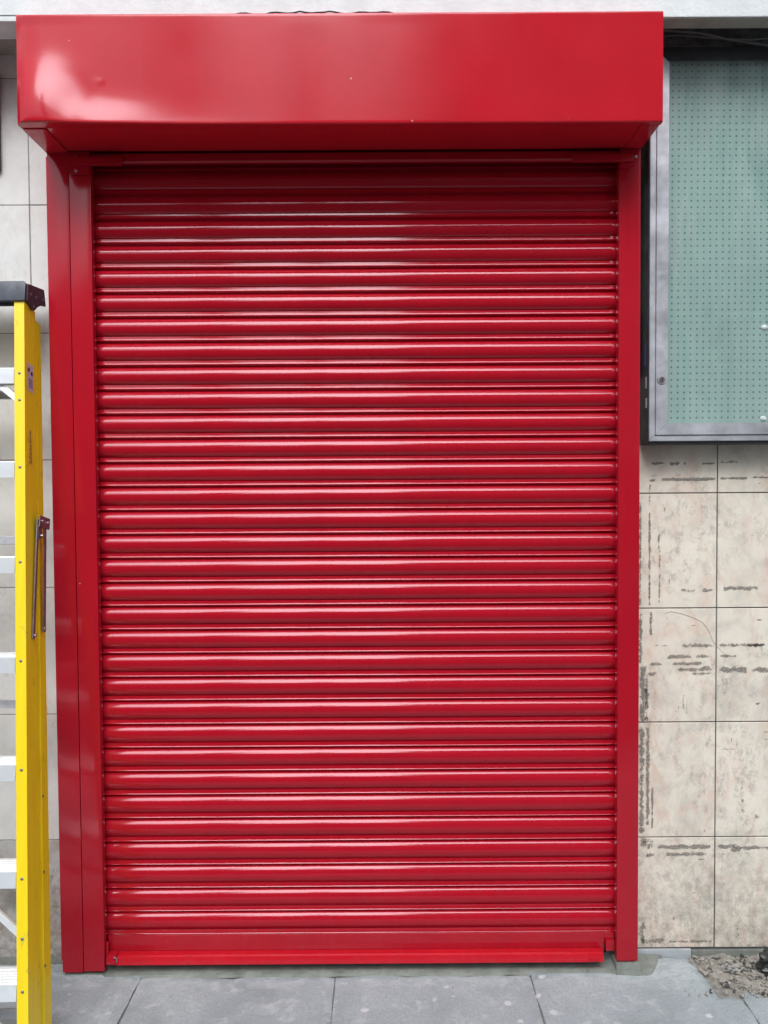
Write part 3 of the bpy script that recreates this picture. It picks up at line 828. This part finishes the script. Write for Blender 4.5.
# broken corner filled with rubble at the foot of the right wall
bm = bmesh.new()
nA, nB = 90, 60; gr = []
for a in range(nA+1):
    row = []
    for b in range(nB+1):
        x = 1.03+.62*a/nA; y = -.205+.257*b/nB
        m_ = max(0, min(1, (x-1.045-max(0, -y-.02)*.50+.010*noise.noise(Vector((x*20, y*20, 1))))/.02))*max(0, min(1, (y+.185+.02*noise.noise(Vector((x*12, 0, 1))))/.02))
        h = .004+.010*noise.noise(Vector((x*16, y*16, 0)))+.006*noise.noise(Vector((x*45, y*45, 0)))+.003*noise.noise(Vector((x*110, y*110, 0)))
        h += .009*max(0, noise.noise(Vector((x*7, y*7, 6)))) * min(1, (.06-y)/.05)
        row.append(bm.verts.new((x, y, -.012+(h+.010)*m_)))
    gr.append(row)
for a in range(nA):
    for b in range(nB): bm.faces.new((gr[a][b], gr[a+1][b], gr[a+1][b+1], gr[a][b+1]))
rb = link('crumbled_mortar', bm, 'rubble_base', smooth=True, angle=70); rb['kind'] = 'stuff'
tag(rb, 'crumbled sandy mortar filling the broken pavement corner by right wall', 'rubble')
bm = bmesh.new(); rnd = random.Random(11)
for k in range(1500):
    x = 1.045+rnd.random()**.8*.33; y = -.17+rnd.random()*.215
    if x < 1.05+max(0, -y-.02)*.55:
        if rnd.random() < .75: continue
        x -= .10*rnd.random()**2
    s = .0014+.0060*rnd.random()**4
    dark = rnd.random() < (.45 if x > 1.19 else .22)
    z = -.004+.006+max(0, .008*noise.noise(Vector((x*7, y*7, 6))))
    mtx = Matrix.Translation((x, y, z+.002)) @ Matrix.Rotation(rnd.random()*6, 4, 'Z') @ Matrix.Rotation(rnd.random()*1.2, 4, 'X') @ Matrix.Diagonal((1.0+rnd.random(), .6+.5*rnd.random(), .4+.4*rnd.random(), 1))
    q = bmesh.ops.create_icosphere(bm, subdivisions=1, radius=s, matrix=mtx)
    for v in q['verts']: v.co += Vector((rnd.uniform(-1, 1), rnd.uniform(-1, 1), rnd.uniform(-1, 1)))*s*.28
    for v in q['verts']:
        for f in v.link_faces: f.material_index = 0 if dark else 1
gr_ = link('gravel', bm, ['rubble_dark', 'rubble_pale']); gr_['kind'] = 'stuff'
tag(gr_, 'scattered dark and pale grit over the broken pavement corner', 'gravel')
# dark crumpled scrap beside the rubble at the right edge
bm = bmesh.new(); q = bmesh.ops.create_icosphere(bm, subdivisions=4, radius=1)
for v in q['verts']:
    p = v.co.copy(); k = 1+.35*noise.noise(p*2.2)+.22*noise.noise(p*6)+.1*noise.noise(p*14)
    v.co = Vector((1.300+p.x*.058*k, -.045+p.y*.045*k, max(-.005, .030+p.z*.048*k)))
M['scrap'] = simple('black_crumpled_plastic', (.02, .022, .02), .4, var=.3, vscale=30)
tag(link('litter', bm, 'scrap', smooth=True, angle=25), 'black crumpled litter at the foot of the right wall', 'litter')

# ================================================================== buildings across the street (seen only as reflections)
def building(name, label, x0, x1, h, y, mat, storeys, roof='flat', nwin=4):
    e = empty(name, ((x0+x1)/2, y, 0)); tag(e, label, 'building')
    child(link('wall', B(x0, x1, y-8, y, -.134, h), mat), e)
    child(link('cornice', B(x0-.0, x1+.0, y+.003, y+.22, h-.35, h-.05), 'render_far', bevel=.02), e)
    sh_ = h/storeys
    for s_ in range(storeys):
        for k in range(nwin):
            wx = x0+(x1-x0)*(k+.5)/nwin; wz = s_*sh_+sh_*.5
            w2, h2 = (.55, .75) if s_ else (.9, 1.0)
            bm = bmesh.new()
            for a in ((wx-w2, wx-w2+.07, wz-h2, wz+h2), (wx+w2-.07, wx+w2, wz-h2, wz+h2), (wx-w2+.071, wx+w2-.071, wz-h2, wz-h2+.07), (wx-w2+.071, wx+w2-.071, wz+h2-.07, wz+h2), (wx-w2+.071, wx+w2-.071, wz-.03, wz+.03)):
                box(bm, a[0], a[1], y+.004, y+.07, a[2], a[3])
            wf = child(link('window', bm, 'win_frame'), e)
            link('pane', B(wx-w2+.072, wx+w2-.072, y+.003, y+.03, wz-h2+.072, wz+h2-.072), 'win_glass', wf)
    if roof == 'pitch':
        bm = bmesh.new(); prism(bm, [(y-.0, h), (y-8, h), (y-4, h+1.3)], 'x', x0, x1); rf = child(link('roof', bm, 'slate'), e)
        link('chimney', B(x1-1.6, x1-.8, y-4.6, y-3.6, h+.5, h+2.4), 'brick_far', rf)
building('brick_house', 'low brown brick house across the street, opposite the ladder side', -8, -1.2, 5.6, -9.2, 'brick_far', 2, 'flat', 6)
building('rendered_house', 'low rendered house across the street, opposite the shutter', -1.15, .40, 6.1, -9.2, 'render_far', 2, 'flat', 2)
building('tall_building', 'tall pale rendered block across the street, opposite the display case', 0.45, 6.2, 10.3, -9.2, 'pale_far', 4, 'flat', 3)

for x0, x1, h, lb in ((-2.95, -2.40, 9.3, 'brown chimney stack added above the low brick house to band the hood reflection'), (-1.12, -.86, 8.6, 'slim chimney stack added above the low rendered house to band the hood reflection')):  # unseen stacks added to put vertical bands in the hood's reflection
    bm = bmesh.new(); box(bm, x0, x1, -9.9, -9.35, 5.4, h); box(bm, x0-.05, x1+.05, -9.95, -9.30, h+.001, h+.10)
    cyl(bm, ((x0+x1)/2, -9.62, h+.25), .09, .3, axis='z'); tag(link('added_chimney_stack', bm, 'brick_far'), lb, 'chimney')
# ================================================================== camera
cam = bpy.data.cameras.new('camera'); co = bpy.data.objects.new('camera', cam); COL.objects.link(co)
cam.sensor_width = 36; cam.lens = 830*36/1024; cam.clip_end = 500; cam.clip_start = .05
p, yw, ro = -.0332, .0012, -.00637
F = Vector((math.sin(yw)*math.cos(p), math.cos(yw)*math.cos(p), math.sin(p)))
Rt = Vector((math.cos(yw), -math.sin(yw), 0)); Up = Rt.cross(F)
R2 = math.cos(ro)*Rt+math.sin(ro)*Up; U2 = -math.sin(ro)*Rt+math.cos(ro)*Up
mt = Matrix((R2, U2, -F)).transposed().to_4x4(); mt.translation = Vector((.0785, -2.570, 1.525))
co.matrix_world = mt
sc.camera = co

# ================================================================== light
SUN_EL, SUN_AZ = 49, -4          # azimuth measured from straight behind the camera, minus = left
w = bpy.data.worlds.new('World'); sc.world = w; w.use_nodes = True
nt = w.node_tree; bg = nt.nodes['Background']
sky = nt.nodes.new('ShaderNodeTexSky'); sky.sky_type = 'NISHITA'; sky.sun_disc = False
sky.sun_elevation = R(SUN_EL); sky.sun_rotation = R(180-SUN_AZ) ; sky.dust_density = 3; sky.air_density = 1.2; sky.ozone_density = 1
hs = nt.nodes.new('ShaderNodeHueSaturation'); hs.inputs['Saturation'].default_value = .6; hs.inputs['Value'].default_value = 1
nt.links.new(sky.outputs[0], hs.inputs['Color']); nt.links.new(hs.outputs[0], bg.inputs['Color'])
bg.inputs['Strength'].default_value = .13
sl = bpy.data.lights.new('sun', 'SUN'); sl.energy = 1.75; sl.angle = R(36); sl.color = (.93, .965, 1)
so = bpy.data.objects.new('sun', sl); COL.objects.link(so)
d = Vector((math.sin(R(SUN_AZ))*math.cos(R(SUN_EL)), -math.cos(R(SUN_AZ))*math.cos(R(SUN_EL)), math.sin(R(SUN_EL))))
so.rotation_euler = d.to_track_quat('Z', 'Y').to_euler(); so.location = d*20
vs = sc.view_settings
vs.view_transform = 'Standard'; vs.look = 'None'; vs.gamma = 1; vs.use_curve_mapping = False; vs.exposure = .62
sc.render.resolution_x = 768; sc.render.resolution_y = 1024
